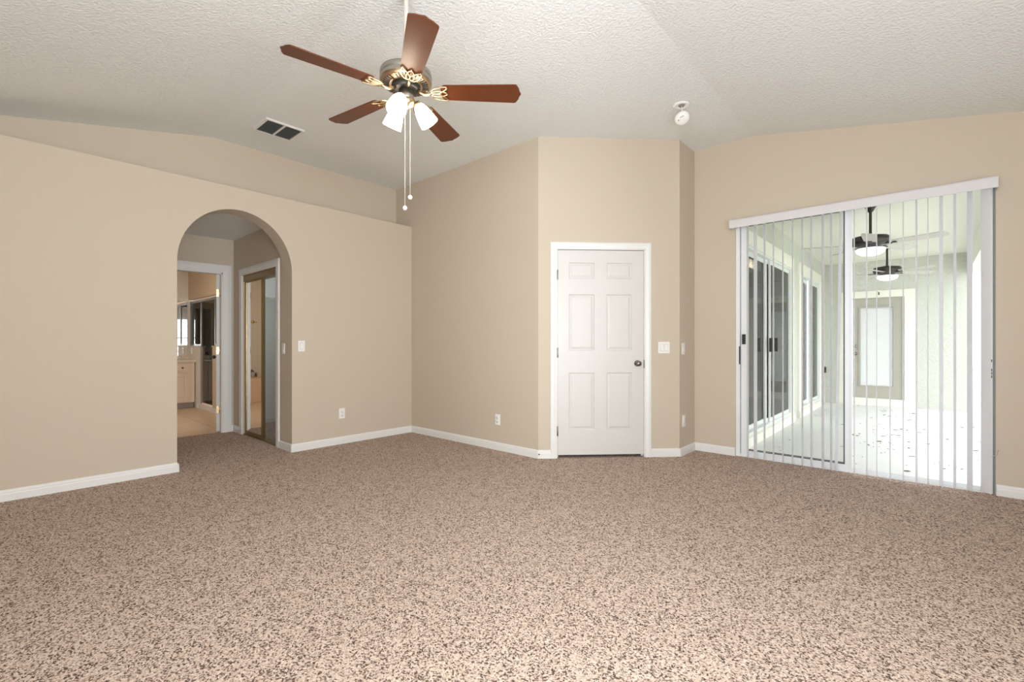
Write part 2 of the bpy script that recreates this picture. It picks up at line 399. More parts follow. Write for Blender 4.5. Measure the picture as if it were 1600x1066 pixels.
def panel_door(bm, W, Hh, th, cols, rows, Mx, deep=0.009):
    """front face (local y=0, facing -y) with raised panels"""
    xs = sorted({0, W, *[a for c in cols for a in c]}); zs = sorted({0, Hh, *[a for r in rows for a in r]})
    vt = {}
    def V(x, y, z):
        k = (round(x, 5), round(y, 5), round(z, 5))
        if k not in vt: vt[k] = bm.verts.new(Mx @ Vector((x, y, z)))
        return vt[k]
    for i in range(len(xs)-1):
        for j in range(len(zs)-1):
            x0, x1, z0, z1 = xs[i], xs[i+1], zs[j], zs[j+1]
            if (x0, x1) in cols and (z0, z1) in rows:
                prev = None
                for ins, dy in ((0, 0), (0.008, deep), (0.016, deep), (0.034, 0.002)):
                    ring = [V(x0+ins, dy, z0+ins), V(x1-ins, dy, z0+ins), V(x1-ins, dy, z1-ins), V(x0+ins, dy, z1-ins)]
                    if prev:
                        for k in range(4): bm.faces.new((prev[k], prev[(k+1) % 4], ring[(k+1) % 4], ring[k]))
                    prev = ring
                bm.faces.new(prev)
            else: bm.faces.new((V(x0, 0, z0), V(x1, 0, z0), V(x1, 0, z1), V(x0, 0, z1)))
    box(bm, (0, 0.0105, 0), (W, th, Hh), Mx)
    for a, b in (((0, 0.0, 0), (0, th, Hh)), ((W, 0.0, 0), (W, th, Hh))):
        bm.faces.new([bm.verts.new(Mx @ Vector(p)) for p in ((a[0], 0, 0), (a[0], th, 0), (a[0], th, Hh), (a[0], 0, Hh))])
    for z in (0, Hh): bm.faces.new([bm.verts.new(Mx @ Vector(p)) for p in ((0, 0, z), (W, 0, z), (W, th, z), (0, th, z))])

def knob(bm, Mx):
    lathe(bm, [(0.0, 0), (0.031, 0), (0.031, 0.006), (0.012, 0.010), (0.011, 0.026), (0.020, 0.034), (0.027, 0.045), (0.026, 0.058), (0.016, 0.066), (0, 0.068)], 24, Mx)

e = empty('door_1', (D0[0], D0[1], 0), 'closed white six-panel door with dark knob in the diagonal wall', 'door', PI/4, kind='structure')
I4 = Matrix.Identity(4)
bm = bm_new(); casing(bm, DS0-0.012, DS1+0.012, DTOP+0.012, CW, I4)
for a, b in (((DS0-0.012, 0, 0), (DS0-0.003, 0.11, DTOP+0.012)), ((DS1+0.003, 0, 0), (DS1+0.012, 0.11, DTOP+0.012)), ((DS0-0.012, 0, DTOP+0.003), (DS1+0.012, 0.11, DTOP+0.012)), ((DS0-0.012, 0.05, 0), (DS0+0.012, 0.07, DTOP+0.012)), ((DS1-0.012, 0.05, 0), (DS1+0.012, 0.07, DTOP+0.012)), ((DS0, 0.05, DTOP-0.012), (DS1, 0.07, DTOP+0.006))): box(bm, a, b)
obj('door_casing', bm, M['white'], e)
LW = DS1-DS0; LZ0, LZ1 = 0.028, DTOP-0.002; LH = LZ1-LZ0
bm = bm_new()
cols = [(0.112, 0.366), (0.488, 0.742)]
rows = [(0.245, 0.81), (1.03, 1.585), (1.74, 1.90)]
panel_door(bm, LW, LH, 0.036, cols, rows, T(DS0, 0.008, LZ0))
obj('door_leaf', bm, M['door'], e)
bm = bm_new(); knob(bm, T(DS1-0.065, 0.008, 0.930) @ RX(PI/2)); obj('door_knob', bm, M['chrome'], e, 'dark chrome door knob')
bm = bm_new(); box(bm, (DS1-0.002, -0.003, 0.885), (DS1+0.007, 0.008, 0.965)); obj('latch_plate', bm, M['hinge'], e)
for z in (1.804, 1.038, 0.266):
    bm = bm_new(); lathe(bm, [(0, -0.05), (0.004, -0.05), (0.0065, -0.045), (0.0065, 0.045), (0.004, 0.05), (0, 0.05)], 12, T(DS0-0.002, -0.004, z)); box(bm, (DS0-0.012, -0.001, z-0.044), (DS0+0.004, 0.008, z+0.044))
    obj('hinge', bm, M['hinge'], e)
bm = bm_new(); box(bm, (DS0-0.1, t_+0.02, 0), (DS1+0.1, t_+0.03, DTOP+0.1)); obj('door_backing', bm, M['dark'], e)

# ------------------------------------------------------------------ switches and outlets
def plate(name, loc, nrm, kind, label, cat, gangs=1):
    ang = math.atan2(nrm[1], nrm[0])+PI/2          # local -y points into the room
    e = empty(name, loc, label, cat, ang)
    W = 0.070+0.046*(gangs-1)
    bm = bm_new(); box(bm, (-W/2, -0.006, -0.057), (W/2, 0, 0.057), bev=0.003); obj('cover_plate', bm, M['plate'], e)
    for g in range(gangs):
        u = (g-(gangs-1)/2)*0.046
        if kind == 'switch':
            bm = bm_new(); box(bm, (u-0.018, -0.0068, -0.035), (u+0.018, -0.004, 0.035)); obj('bezel', bm, M['slot'], e)
            bm = bm_new(); prism(bm, [(u-0.0165, -0.005, -0.033), (u-0.0165, -0.0125, -0.033), (u-0.0165, -0.008, 0.0), (u-0.0165, -0.0075, 0.033), (u-0.0165, -0.005, 0.033)], (0.033, 0, 0)); obj('rocker', bm, M['plate'], e)
        else:
            for v in (-0.0195, 0.0195):
                bm = bm_new(); lathe(bm, [(0, 0), (0.017, 0), (0.0165, 0.003), (0, 0.003)], 20, T(u, -0.006, v) @ RX(PI/2)); r = obj('receptacle', bm, M['plate'], e)
                bm = bm_new()
                for du in (-0.0065, 0.0065): box(bm, (u+du-0.0014, -0.0096, v-0.001), (u+du+0.0014, -0.0088, v+0.008))
                box(bm, (u-0.0025, -0.0096, v-0.010), (u+0.0025, -0.0088, v-0.005)); obj('slot', bm, M['slot'], r)
    return e
s2 = math.sqrt(0.5)
dq = DQ(1.257)
plate('light_switch', (dq[0], dq[1], 1.087), (s2, -s2), 'switch', 'white double rocker switch right of the white door', 'switch', 2)
plate('light_switch', (XE, 4.66, 1.075), (1, 0), 'switch', 'white single switch on the shaded wall return above an outlet', 'switch')
plate('light_switch', (XA, 2.178, 1.10), (1, 0), 'switch', 'white single switch on the tan wall just right of the arch', 'switch')
plate('light_switch', (-5.125, YJ, 1.072), (0, -1), 'switch', 'white switch on the inner side of the arch beside the mirrored closet', 'switch')
plate('power_outlet', (XA, 2.63, 0.342), (1, 0), 'outlet', 'white outlet low on the arch wall right of the arch', 'outlet')
plate('power_outlet', (-3.401, YC, 0.322), (0, -1), 'outlet', 'white outlet low on the nook wall left of the white door', 'outlet')
plate('power_outlet', (XE, 4.675, 0.345), (1, 0), 'outlet', 'white outlet low on the shaded wall return right of the white door', 'outlet')
bm = bm_new(); lathe(bm, [(0, 0), (0.006, 0), (0.0065, 0.012), (0.005, 0.016), (0, 0.016)], 14, T(D0[0]+0.02, D0[1]-0.013, 0.046) @ aim((s2, -s2, 0)))
tag(obj('door_stop', bm, M['rubber']), 'tiny dark bumper on the baseboard corner left of the white door', 'door stop')

# ------------------------------------------------------------------ ceiling vent and smoke detector
vc = (-4.595, 1.822)
e = empty('air_vent', (vc[0], vc[1], H), 'rectangular white ceiling vent with dark grille in two halves', 'vent')
hx_, hy_ = 0.163, 0.173
bm = bm_new()
for a, b in (((-hx_, -hy_), (-hx_+0.02, hy_)), ((hx_-0.02, -hy_), (hx_, hy_)), ((-hx_+0.0195, -hy_), (hx_-0.0195, -hy_+0.02)), ((-hx_+0.0195, hy_-0.02), (hx_-0.0195, hy_)), ((-hx_+0.0195, -0.008), (hx_-0.0195, 0.008))): box(bm, (a[0], a[1], -0.014), (b[0], b[1], 0))
obj('vent_frame', bm, M['white'], e)
bm = bm_new()
for k in range(17):
    x = -hx_+0.026+k*(2*hx_-0.052)/16
    for y0, y1 in ((-hy_+0.021, -0.009), (0.009, hy_-0.021)): box(bm, (-0.007, y0, -0.0006), (0.007, y1, 0.0006), T(x, 0, -0.008) @ RY(0.7))
obj('louvers', bm, M['grille'], e)
bm = bm_new(); box(bm, (-hx_+0.02, -hy_+0.02, -0.0018), (hx_-0.02, hy_-0.02, 0)); obj('duct_opening', bm, M['rubber'], e)

e = empty('smoke_detector', (-1.568, 3.92, H), 'white smoke detector hanging loose from its ceiling ring', 'smoke detector')
bm = bm_new(); lathe(bm, [(0.030, -0.004), (0.045, -0.012), (0.062, -0.012), (0.068, -0.006), (0.068, 0), (0.0, 0), (0.0, -0.002), (0.030, -0.004)], 32); obj('mounting_ring', bm, M['plate'], e)
bm = bm_new(); lathe(bm, [(0, -0.0125), (0.022, -0.012), (0.026, -0.006), (0.026, -0.003)], 20); obj('ring_hole', bm, M['slot'], e)
bm = bm_new(); tube(bm, [(0, 0, -0.008), (0.008, -0.004, -0.05), (0.004, -0.006, -0.11)], 0.004, 8); obj('wire', bm, M['plate'], e)
Mt = T(0.004, -0.008, -0.108) @ RX(-0.5) @ RY(-0.4)
bm = bm_new(); lathe(bm, [(0, 0.0), (0.050, 0.0), (0.060, -0.008), (0.0615, -0.026), (0.054, -0.038), (0.045, -0.046), (0.020, -0.05), (0, -0.05)], 32, Mt); obj('detector_body', bm, M['plate'], e)
bm = bm_new(); lathe(bm, [(0, -0.052), (0.006, -0.052), (0.006, -0.044)], 12, Mt @ T(-0.03, -0.018, 0.0035)); box(bm, (-0.012, -0.036, -0.0495), (0.02, -0.032, -0.047), Mt); obj('indicator', bm, M['slot'], e)

# ------------------------------------------------------------------ bedroom ceiling fan
FX, FY, FZ = -2.26, 1.605, 2.582
e = empty('ceiling_fan', (FX, FY, FZ), 'five-blade ceiling fan with cherry blades, gold arms and three lit glass shades', 'ceiling fan')
bm = bm_new(); lathe(bm, [(0.014, 0.12), (0.014, H-FZ-0.02)], 20); lathe(bm, [(0.0, 0.17), (0.020, 0.165), (0.026, 0.14), (0.045, 0.122)], 24); obj('downrod', bm, M['chain'], e)
bm = bm_new(); lathe(bm, [(0.014, H-FZ-0.012), (0.034, H-FZ-0.010), (0.036, H-FZ-0.004), (0.036, H-FZ), (0, H-FZ)], 28); obj('canopy', bm, M['nickel'], e)
bm = bm_new(); lathe(bm, [(0, 0.122), (0.10, 0.121), (0.135, 0.118), (0.146, 0.112), (0.148, 0.085), (0.145, 0.081), (0.145, 0.077), (0.148, 0.073), (0.147, 0.058)], 48); obj('motor_housing', bm, M['nickel'], e)
bm = bm_new(); lathe(bm, [(0.147, 0.058), (0.142, 0.050), (0.118, 0.042), (0.085, 0.038), (0.0, 0.038)], 48); obj('motor_bottom', bm, M['bronze'], e, 'bronze underside of the motor')
bm = bm_new()
for k in range(40):
    if k % 8 == 0: continue
    a = 2*PI*k/40
    box(bm, (-0.017, -0.0035, -0.002), (0.017, 0.0035, 0.001), RZ(a) @ T(0.112, 0, 0.0405) @ RY(-0.2))
obj('vent_slots', bm, M['black'], e)
for k in range(5):
    a = math.radians(43.6+72*k+36); bm = bm_new()
    tube(bm, [(0.128*math.cos(a+t), 0.128*math.sin(a+t), 0.044) for t in [-0.16+0.04*i for i in range(9)]], 0.0035, 8)
    obj('housing_trim', bm, M['gold'], e)
bm = bm_new(); lathe(bm, [(0, 0.040), (0.082, 0.040), (0.082, 0.020), (0.064, 0.012), (0, 0.012)], 40); obj('flywheel', bm, M['black'], e)
bm = bm_new(); lathe(bm, [(0, 0.014), (0.042, 0.013), (0.044, -0.036), (0.040, -0.044), (0, -0.044)], 32); obj('switch_housing', bm, M['nickel'], e)
bm = bm_new(); lathe(bm, [(0, -0.044), (0.046, -0.044), (0.050, -0.050), (0.048, -0.064), (0.036, -0.080), (0.016, -0.090), (0.010, -0.100), (0, -0.103)], 32); obj('light_fitter', bm, M['gold'], e)

def blade_bm():
    bm = bm_new()
    wr, wt = 0.058, 0.073
    half = [(0.203, 0.030), (0.210, 0.048), (0.223, wr), (0.42, 0.066), (0.632, wt), (0.640, wt-0.004), (0.655, 0.040), (0.658, 0.022), (0.668, 0.0)]
    out = half+[(x, -y) for x, y in half[-2::-1]]
    prism(bm, [(x, y, 0) for x, y in out], (0, 0, 0.006))
    xf(bm, bm.verts[:], T(0, 0, 0.002) @ RX(-0.19))
    return bm
def arm_bm():
    bm = bm_new()
    Rp = RX(-0.19)
    st = [(0.066, 0, 0.016), (0.086, 0, 0.000), (0.108, 0, -0.010), (0.132, 0, -0.008), (0.150, 0, -0.004)]
    tube(bm, st, [0.010, 0.009, 0.008, 0.008, 0.007], 10)
    def loop(c, l, w_, ang):
        pts = []
        for i in range(24):
            t = 2*PI*i/24; x = l*math.cos(t); y = w_*math.sin(t)*(1-0.35*math.cos(t))
            pts.append((c[0]+x*math.cos(ang)-y*math.sin(ang), c[1]+x*math.sin(ang)+y*math.cos(ang), -0.004))
        tube(bm, pts, 0.0042, 8, True, Rp)
    loop((0.194, 0), 0.046, 0.021, 0)
    loop((0.195, 0.030), 0.050, 0.020, 0.42); loop((0.195, -0.030), 0.050, 0.020, -0.42)
    return bm
for k in range(5):
    a = math.radians(43.6+72*k)
    o = obj('blade_arm', arm_bm(), M['gold'], e); o.rotation_euler = (0, 0, a)
    o = obj('blade', blade_bm(), M['blade'], e); o.rotation_euler = (0, 0, a)
for az in (62, 182, 302):
    a = math.radians(az); rad = Vector((math.cos(a), math.sin(a), 0))
    ax = (rad*math.cos(math.radians(56))-Vector((0, 0, math.sin(math.radians(56))))).normalized()
    n0 = rad*0.060+Vector((0, 0, -0.046))
    bm = bm_new(); tube(bm, [rad*0.03+Vector((0, 0, -0.060)), rad*0.048+Vector((0, 0, -0.048)), n0], 0.008, 10)
    lathe(bm, [(0, 0), (0.018, 0.0), (0.023, 0.012), (0.023, 0.026), (0, 0.026)], 20, T(*n0) @ aim(ax)); ar = obj('lamp_socket', bm, M['gold'], e)
    bm = bm_new(); lathe(bm, [(0.021, 0.016), (0.030, 0.026), (0.040, 0.050), (0.047, 0.080), (0.052, 0.110), (0.056, 0.138), (0.053, 0.138), (0.049, 0.110), (0.044, 0.080), (0.037, 0.050), (0.027, 0.028), (0.0, 0.02)], 28, T(*n0) @ aim(ax)); obj('lamp_shade', bm, M['shade'], e)
rt = Vector((math.cos(math.radians(41.8)), math.sin(math.radians(41.8)), 0))
for off, zb in ((-0.006, 1.914), (0.024, 1.976)):
    p = rt*off
    bm = bm_new(); tube(bm, [(p.x, p.y, -0.08), (p.x, p.y, zb-FZ+0.01)], 0.0016, 6); c = obj('pull_chain', bm, M['chain'], e)
    bm = bm_new(); lathe(bm, [(0, -0.014), (0.009, -0.010), (0.014, 0), (0.009, 0.010), (0, 0.014)], 16, T(p.x, p.y, zb-FZ)); obj('chain_pull', bm, M['plate'], c)

# ------------------------------------------------------------------ patio sliding door, blind, latch
e = empty('door_2', (0, YF, 0), 'white framed sliding patio door with both glass panels slid to its left half', 'sliding door', kind='structure')
bm = bm_new(); y0, y1 = 0.02, 0.16
ring4(bm, OX0, OX1, -0.06, OTOP, 0.035, y0, y1, bot=0.072, top=0.02)
for y in (0.045, 0.085, 0.125): box(bm, (OX0+0.035, y-0.003, 0.011), (OX1-0.035, y+0.003, 0.024))
obj('door_frame', bm, M['alum'], e)
def slider(x0, x1, y, nm):
    bm = bm_new(); s = 0.052
    ring4(bm, x0, x1, 0.024, OTOP-0.021, s, y-0.016, y+0.016, bot=0.036, top=0.032, bev=0.003)
    p = obj(nm, bm, M['alum'], e)
    bm = bm_new(); ring4(bm, x0+s-0.001, x1-s+0.001, 0.058, OTOP-0.051, 0.005, y-0.010, y+0.010); obj('gasket', bm, M['rubber'], p)
    bm = bm_new(); box(bm, (x0+s, y-0.003, 0.060), (x1-s, y+0.003, OTOP-0.052)); obj('glass_pane', bm, M['patio'], p)
    return p
slider(-1.405, -0.500, 0.065, 'sliding_panel'); slider(-1.410, -0.512, 0.115, 'fixed_panel')
bm = bm_new(); box(bm, (-1.392, 0.030, 1.12), (-1.360, 0.052, 1.22), bev=0.004); obj('door_handle', bm, M['black'], e)
bm = bm_new(); box(bm, (OX0+0.030, 0.016, 0.92), (OX0+0.040, 0.03, 1.10)); obj('strike_slot', bm, M['black'], e)
bm = bm_new(); box(bm, (OX1-0.014, 0.008, -0.02), (OX1-0.003, 0.03, OTOP-0.02)); obj('weather_strip', bm, M['grille'], e)
bm = bm_new()
for z in (1.00, 0.93, 0.905, 0.88): box(bm, (OX1-0.034, 0.010, z-0.010), (OX1-0.018, 0.02, z+0.008))
obj('keeper_latch', bm, M['black'], e)

e = empty('vertical_blind', (0, YF, 0), 'white vertical blind with narrow turned vanes across the patio door', 'blind')
bm = bm_new()
x0, x1 = -1.470, 0.378
box(bm, (x0, -0.115, 2.262), (x1, -0.102, 2.343), bev=0.002); box(bm, (x0, -0.115, 2.335), (x1, 0, 2.343)); box(bm, (x0, -0.11, 2.262), (x0+0.006, -0.0, 2.340)); box(bm, (x1-0.006, -0.11, 2.262), (x1, -0.0, 2.340))
obj('valance', bm, M['vinyl'], e)
bm = bm_new(); box(bm, (x0+0.02, -0.08, 2.285), (x1-0.02, -0.035, 2.33)); obj('head_rail', bm, M['alum'], e)
VN = [(-1.314, 116.3), (-1.245, 123.7), (-1.166, 114.4), (-1.09, 109.5), (-1.011, 108.5), (-0.933, 107.6), (-0.855, 108.5), (-0.785, 109.5), (-0.699, 110.2), (-0.637, 107.6), (-0.566, 110.7), (-0.473, 100.1), (-0.388, 100.8), (-0.321, 96.5), (-0.235, 97.1), (-0.152, 96.1), (-0.072, 98.4), (-0.003, 93.3), (0.073, 103.1), (0.15, 98.7), (0.232, 107.3), (0.317, 123.4)]
for i, (x, ang) in enumerate(VN):
    bm = bm_new(); n = 8; a = []; b = []
    for k in range(n+1):
        u = -0.0445+0.089*k/n; c = 0.0035*(1-(u/0.0445)**2)
        a.append((u, c, 0)); b.append((u, c+0.0008, 0))
    prism(bm, a+b[::-1], (0, 0, 2.262)); 
    box(bm, (-0.006, -0.002, 2.262), (0.006, 0.004, 2.29))
    for f in bm.faces: f.smooth = False
    o = obj('vane', bm, M['vane'], e); o.location = (x, -0.058, 0.022); o.rotation_euler = (0, 0, math.radians(ang))
    if i == 10:
        o.rotation_mode = 'XYZ'; o.matrix_local = T(x, -0.058, 2.284) @ RY(math.radians(0.9)) @ T(0, 0, -2.262) @ RZ(math.radians(ang))
bm = bm_new(); tube(bm, [(OX1+0.012, -0.012, 0.34), (OX1+0.004, -0.02, 0.30), (OX1-0.03, -0.022, 0.285), (OX1-0.05, -0.03, 0.30)], 0.002, 6); obj('cord', bm, M['vinyl'], e)

# ------------------------------------------------------------------ covered porch beyond the patio door
XL, YL, PZ = -1.55, 11.2, 2.70
def porch_opening_wall():
    bm = bm_new()
    x0, x1 = XL-0.15, XL
    for a, b, z0, z1 in ((5.175, 5.45, -0.2, PZ), (8.10-0.0, 8.55, -0.2, PZ), (10.52, YL+0.15, -0.2, PZ), (5.45, 8.10, 2.36, PZ), (8.55, 10.52, 2.36, PZ), (5.45, 8.10, -0.2, 0.0), (8.55, 10.52, -0.2, 0.0)): box(bm, (x0, a, z0), (x1, b, z1))
    return bm
struct('wall_lanai_left', porch_opening_wall(), M['stucco'], 'pale stucco porch wall holding two glass sliders', 'wall')
bm = bm_new(); box(bm, (XL, YL, -0.2), (-1.13, YL+0.15, PZ)); box(bm, (-0.325, YL, -0.2), (0.535, YL+0.15, PZ)); box(bm, (-1.13, YL, 2.02), (-0.325, YL+0.15, PZ)); box(bm, (-1.13, YL, -0.2), (-0.325, YL+0.15, 0.09))
struct('wall_lanai_far', bm, M['stucco'], 'pale stucco wall at the far end of the porch around a taupe door', 'wall')
bm = bm_new(); box(bm, (XL-0.15, YF+TF, PZ), (0.80, YL+0.15, PZ+0.12))
struct('ceiling_lanai', bm, M['porchceil'], 'off-white porch ceiling with two fans', 'ceiling')
bm = bm_new(); box(bm, (0.50, YF+TF, 2.34), (0.72, YL+0.15, PZ))
struct('trim_2', bm, M['cream'], 'cream beam along the open side of the porch', 'beam')

def porch_slider(name, a, b, label, leaves, handle):
    e = empty(name, (XL, (a+b)/2, 0), label, 'sliding door', PI/2, kind='structure')     # local x = +Y world, local -y = +X world
    h = (b-a)/2
    bm = bm_new(); cw = 0.17
    ring4(bm, -h, h, -0.05, 2.42, cw, -0.03, 0.0, bot=0.11, top=0.17, bev=0.003); box(bm, (-h-0.01, -0.045, -0.05), (h+0.01, -0.029, 0.055))
    obj('casing', bm, M['cream'], e)
    bm = bm_new(); i0, i1 = -h+cw, h-cw
    ring4(bm, i0, i1, 0.061, 2.249, 0.03, -0.02, 0.08, bot=0.04)
    obj('slider_frame', bm, M['alum'], e)
    for (u0, u1, y) in leaves:
        bm = bm_new(); s = 0.05
        ring4(bm, u0, u1, 0.102, 2.218, s, y-0.009, y+0.009)
        p = obj('sliding_panel', bm, M['alum'], e)
        bm = bm_new(); box(bm, (u0+s, y-0.004, 0.155), (u1-s, y+0.004, 2.17)); obj('glass_pane', bm, M['unlit_glass'], p)
    if handle:
        for u in handle:
            bm = bm_new(); box(bm, (u-0.02, -0.05, 1.02), (u+0.02, -0.01, 1.20), bev=0.004); obj('door_handle', bm, M['black'], e)
    return e
porch_slider('door_3', 5.42, 8.13, 'slider on the porch wall with its unlit room painted dark on the panes, the nearer one, in wide cream casing', [(-1.18, -0.02, 0.05), (0.02, 1.18, 0.01), (-0.10, 0.30, 0.0295)], [-0.03, 0.24])
porch_slider('door_4', 8.52, 10.55, 'slider on the porch wall with its unlit room painted dark on the panes, the farther one, near the end wall', [(-0.82, 0.02, 0.05), (0.0, 0.82, 0.01)], None)

e = empty('door_5', (-0.7275, YL, 0), 'taupe porch door with a full glass lite and closed white mini blinds', 'door', kind='structure')
h = 0.3975
bm = bm_new()
for p, q in (((-h-0.20, -0.025, -0.05), (-h, -0.0005, 2.13)), ((h, -0.025, -0.05), (h+0.155, -0.0005, 2.13)), ((-h-0.001, -0.024, 2.0), (h+0.001, -0.0005, 2.129)), ((-h-0.001, -0.04, -0.05), (h+0.001, -0.0005, 0.085))): box(bm, p, q)
obj('casing', bm, M['cream'], e)
bm = bm_new()
for p, q in (((-h+0.02, 0.01, 0.095), (-0.285, 0.055, 1.985)), ((0.26, 0.01, 0.095), (h-0.035, 0.055, 1.985)), ((-0.285, 0.01, 0.095), (0.26, 0.055, 0.30)), ((-0.285, 0.01, 1.835), (0.26, 0.055, 1.985))): box(bm, p, q)
box(bm, (h-0.035, -0.002, 0.09), (h, 0.06, 2.0)); box(bm, (-h, 0.0, 1.985), (h, 0.06, 2.02))
obj('door_leaf', bm, M['taupe'], e)
bm = bm_new()
ring4(bm, -0.285, 0.26, 0.30, 1.835, 0.023, -0.004, 0.0095)
obj('lite_frame', bm, M['taupe'], e)
bm = bm_new()
for k in range(58):
    z = 0.335+k*0.0255; box(bm, (-0.255, -0.011, -0.0006), (0.23, 0.011, 0.0006), T(-0.0, 0.030, z) @ RX(1.38))
obj('mini_blind', bm, M['blind'], e)
bm = bm_new(); box(bm, (-0.262, 0.012, 0.323), (0.237, 0.016, 1.812)); obj('glass_pane', bm, M['lite'], e)
bm = bm_new(); box(bm, (-0.30, 0.052, 0.30), (0.28, 0.056, 1.85)); obj('blind_backing', bm, M['blind'], e)
bm = bm_new(); knob(bm, T(-h+0.06, 0.01, 0.93) @ RX(PI/2)); obj('door_knob', bm, M['chrome'], e)
bm = bm_new(); lathe(bm, [(0, 0), (0.03, 0), (0.028, 0.012), (0, 0.014)], 20, T(-h+0.06, 0.01, 1.075) @ RX(PI/2)); obj('deadbolt', bm, M['chrome'], e)
bm = bm_new(); box(bm, (0.02, -0.034, 2.045), (0.035, -0.025, 2.10)); obj('door_sensor', bm, M['rubber'], e)
bm = bm_new(); box(bm, (XL, YL-0.14, 0.545), (XL+0.03, YL-0.08, 0.665), bev=0.004)
tag(obj('wall_box', bm, M['black']), 'small black box low on the porch wall beside the far corner', 'box')

def porch_fan(x, y, label, az, drop):
    zb = drop
    e = empty('porch_fan', (x, y, zb), label, 'ceiling fan', group='dark porch ceiling fans')
    top = PZ-zb
    bm = bm_new(); lathe(bm, [(0.014, 0.03), (0.014, top)], 14); obj('downrod', bm, M['fanbrown'], e)
    bm = bm_new(); lathe(bm, [(0.018, top-0.10), (0.030, top-0.085), (0.062, top-0.02), (0.07, top), (0, top)], 24); obj('canopy', bm, M['fanbrown'], e)
    bm = bm_new(); lathe(bm, [(0, 0.115), (0.03, 0.112), (0.10, 0.095), (0.165, 0.085), (0.178, 0.07), (0.178, 0.015), (0.165, 0.0), (0.10, -0.02), (0.10, -0.045), (0, -0.045)], 36); obj('motor_housing', bm, M['fanbrown'], e)
    bm = bm_new(); lathe(bm, [(0.135, -0.045), (0.140, -0.055), (0.128, -0.085), (0.095, -0.108), (0.05, -0.12), (0, -0.123)], 32); obj('light_bowl', bm, M['bowl'], e)
    for k in range(5):
        a = math.radians(az+72*k)
        bm = bm_new(); box(bm, (0.10, -0.02, -0.012), (0.24, 0.02, -0.004), bev=0.002); o = obj('blade_arm', bm, M['fanbrown'], e); o.rotation_euler = (0, 0, a)
        bm = bm_new(); half = [(0.20, 0.045), (0.22, 0.055), (0.60, 0.068), (0.65, 0.055), (0.665, 0.02)]
        prism(bm, [(px, py, 0) for px, py in half]+[(px, -py, 0) for px, py in half[::-1]], (0, 0, 0.006)); xf(bm, bm.verts[:], RX(-0.2))
        o = obj('blade', bm, M['porchblade'], e); o.rotation_euler = (0, 0, a)
    return e
porch_fan(-0.487, 6.58, 'nearer dark porch fan with white light bowl', 57, 2.235)
porch_fan(-0.485, 9.36, 'farther dark porch fan with white light bowl, above the taupe door', 36, 2.235)

bm = bm_new()
for k in range(150):
    x = random.uniform(-0.75, 0.48); y = random.uniform(5.6, 11.0)
    if random.random() < 0.12: x = random.uniform(-1.4, -0.7)
    l = random.choice((0.008, 0.012, 0.016, 0.02, 0.035)); wd = l*random.uniform(0.25, 0.6)
    Mx = T(x, y, -0.049) @ RZ(random.uniform(0, 6.3)) @ RX(random.uniform(-0.3, 0.3))
    v = [bm.verts.new(Mx @ Vector(p)) for p in ((-l, 0, 0), (-l*0.3, -wd, 0.004), (l*0.6, -wd*0.7, 0.006), (l, 0, 0.002), (l*0.5, wd, 0.005), (-l*0.4, wd*0.9, 0.004))]
    bm.faces.new(v)
tag(obj('leaf_litter', bm, M['leaf']), 'scattered bits of dry leaf on the white porch floor', 'leaf litter', kind='stuff')

# ------------------------------------------------------------------ hall beyond the arch
YH0 = 0.95
bm = bm_new(); box(bm, (XB-0.12, YH0-0.1, HALLZ), (XA-TA+0.0, YJ+0.12, HALLZ+0.1))
struct('ceiling_hall', bm, M['ceil'], 'textured ceiling of the small hall behind the arch', 'ceiling')
CX0, CX1, CZ = -6.345, -5.312, 1.968
bm = bm_new(); box(bm, (XB-0.12, YJ, 0), (CX0, YJ+0.12, HALLZ)); box(bm, (CX1, YJ, 0), (XA-TA, YJ+0.12, HALLZ)); box(bm, (CX0, YJ, CZ), (CX1, YJ+0.12, HALLZ))
struct('wall_hall_right', bm, M['hall'], 'shaded tan hall wall with the mirrored closet opening', 'wall')
bm = bm_new(); box(bm, (XB-0.12, YH0-0.1, 0), (XA-TA, YH0, HALLZ))
struct('wall_hall_left', bm, M['hall'], 'tan hall wall hidden left of the arch', 'wall')
BY0, BY1, BZ = 1.17, 1.955, 2.02
bm = bm_new(); box(bm, (XB-0.12, YH0, 0), (XB, BY0, HALLZ)); box(bm, (XB-0.12, BY1, 0), (XB, YJ, HALLZ)); box(bm, (XB-0.12, BY0, BZ), (XB, BY1, HALLZ))
struct('wall_hall_end', bm, M['hall'], 'shaded tan hall wall with the open bathroom doorway', 'wall')
MB_ = T(XB, 0, 0) @ RZ(PI/2)        # local x = +Y world, local -y = +X world
bm = bm_new(); casing(bm, BY0, BY1, BZ, 0.10, MB_, 0.012)
for p, q in (((XB-0.12, BY0, 0), (XB, BY0+0.015, BZ)), ((XB-0.12, BY1-0.015, 0), (XB, BY1, BZ)), ((XB-0.12, BY0, BZ-0.015), (XB, BY1, BZ))): box(bm, p, q)
struct('trim_3', bm, M['white'], 'white casing of the bathroom doorway behind the arch', 'casing')
bm = bm_new(); casing(bm, CX0, CX1, CZ, 0.085, T(0, YJ, 0))
struct('trim_4', bm, M['white'], 'white casing around the mirrored closet in the hall', 'casing')
baseboard('baseboard_hall', [((XB, YJ), (CX0-0.085, YJ), (0, -1)), ((XB, BY1+0.10), (XB, YJ), (1, 0))], 'white baseboard in the hall corner')

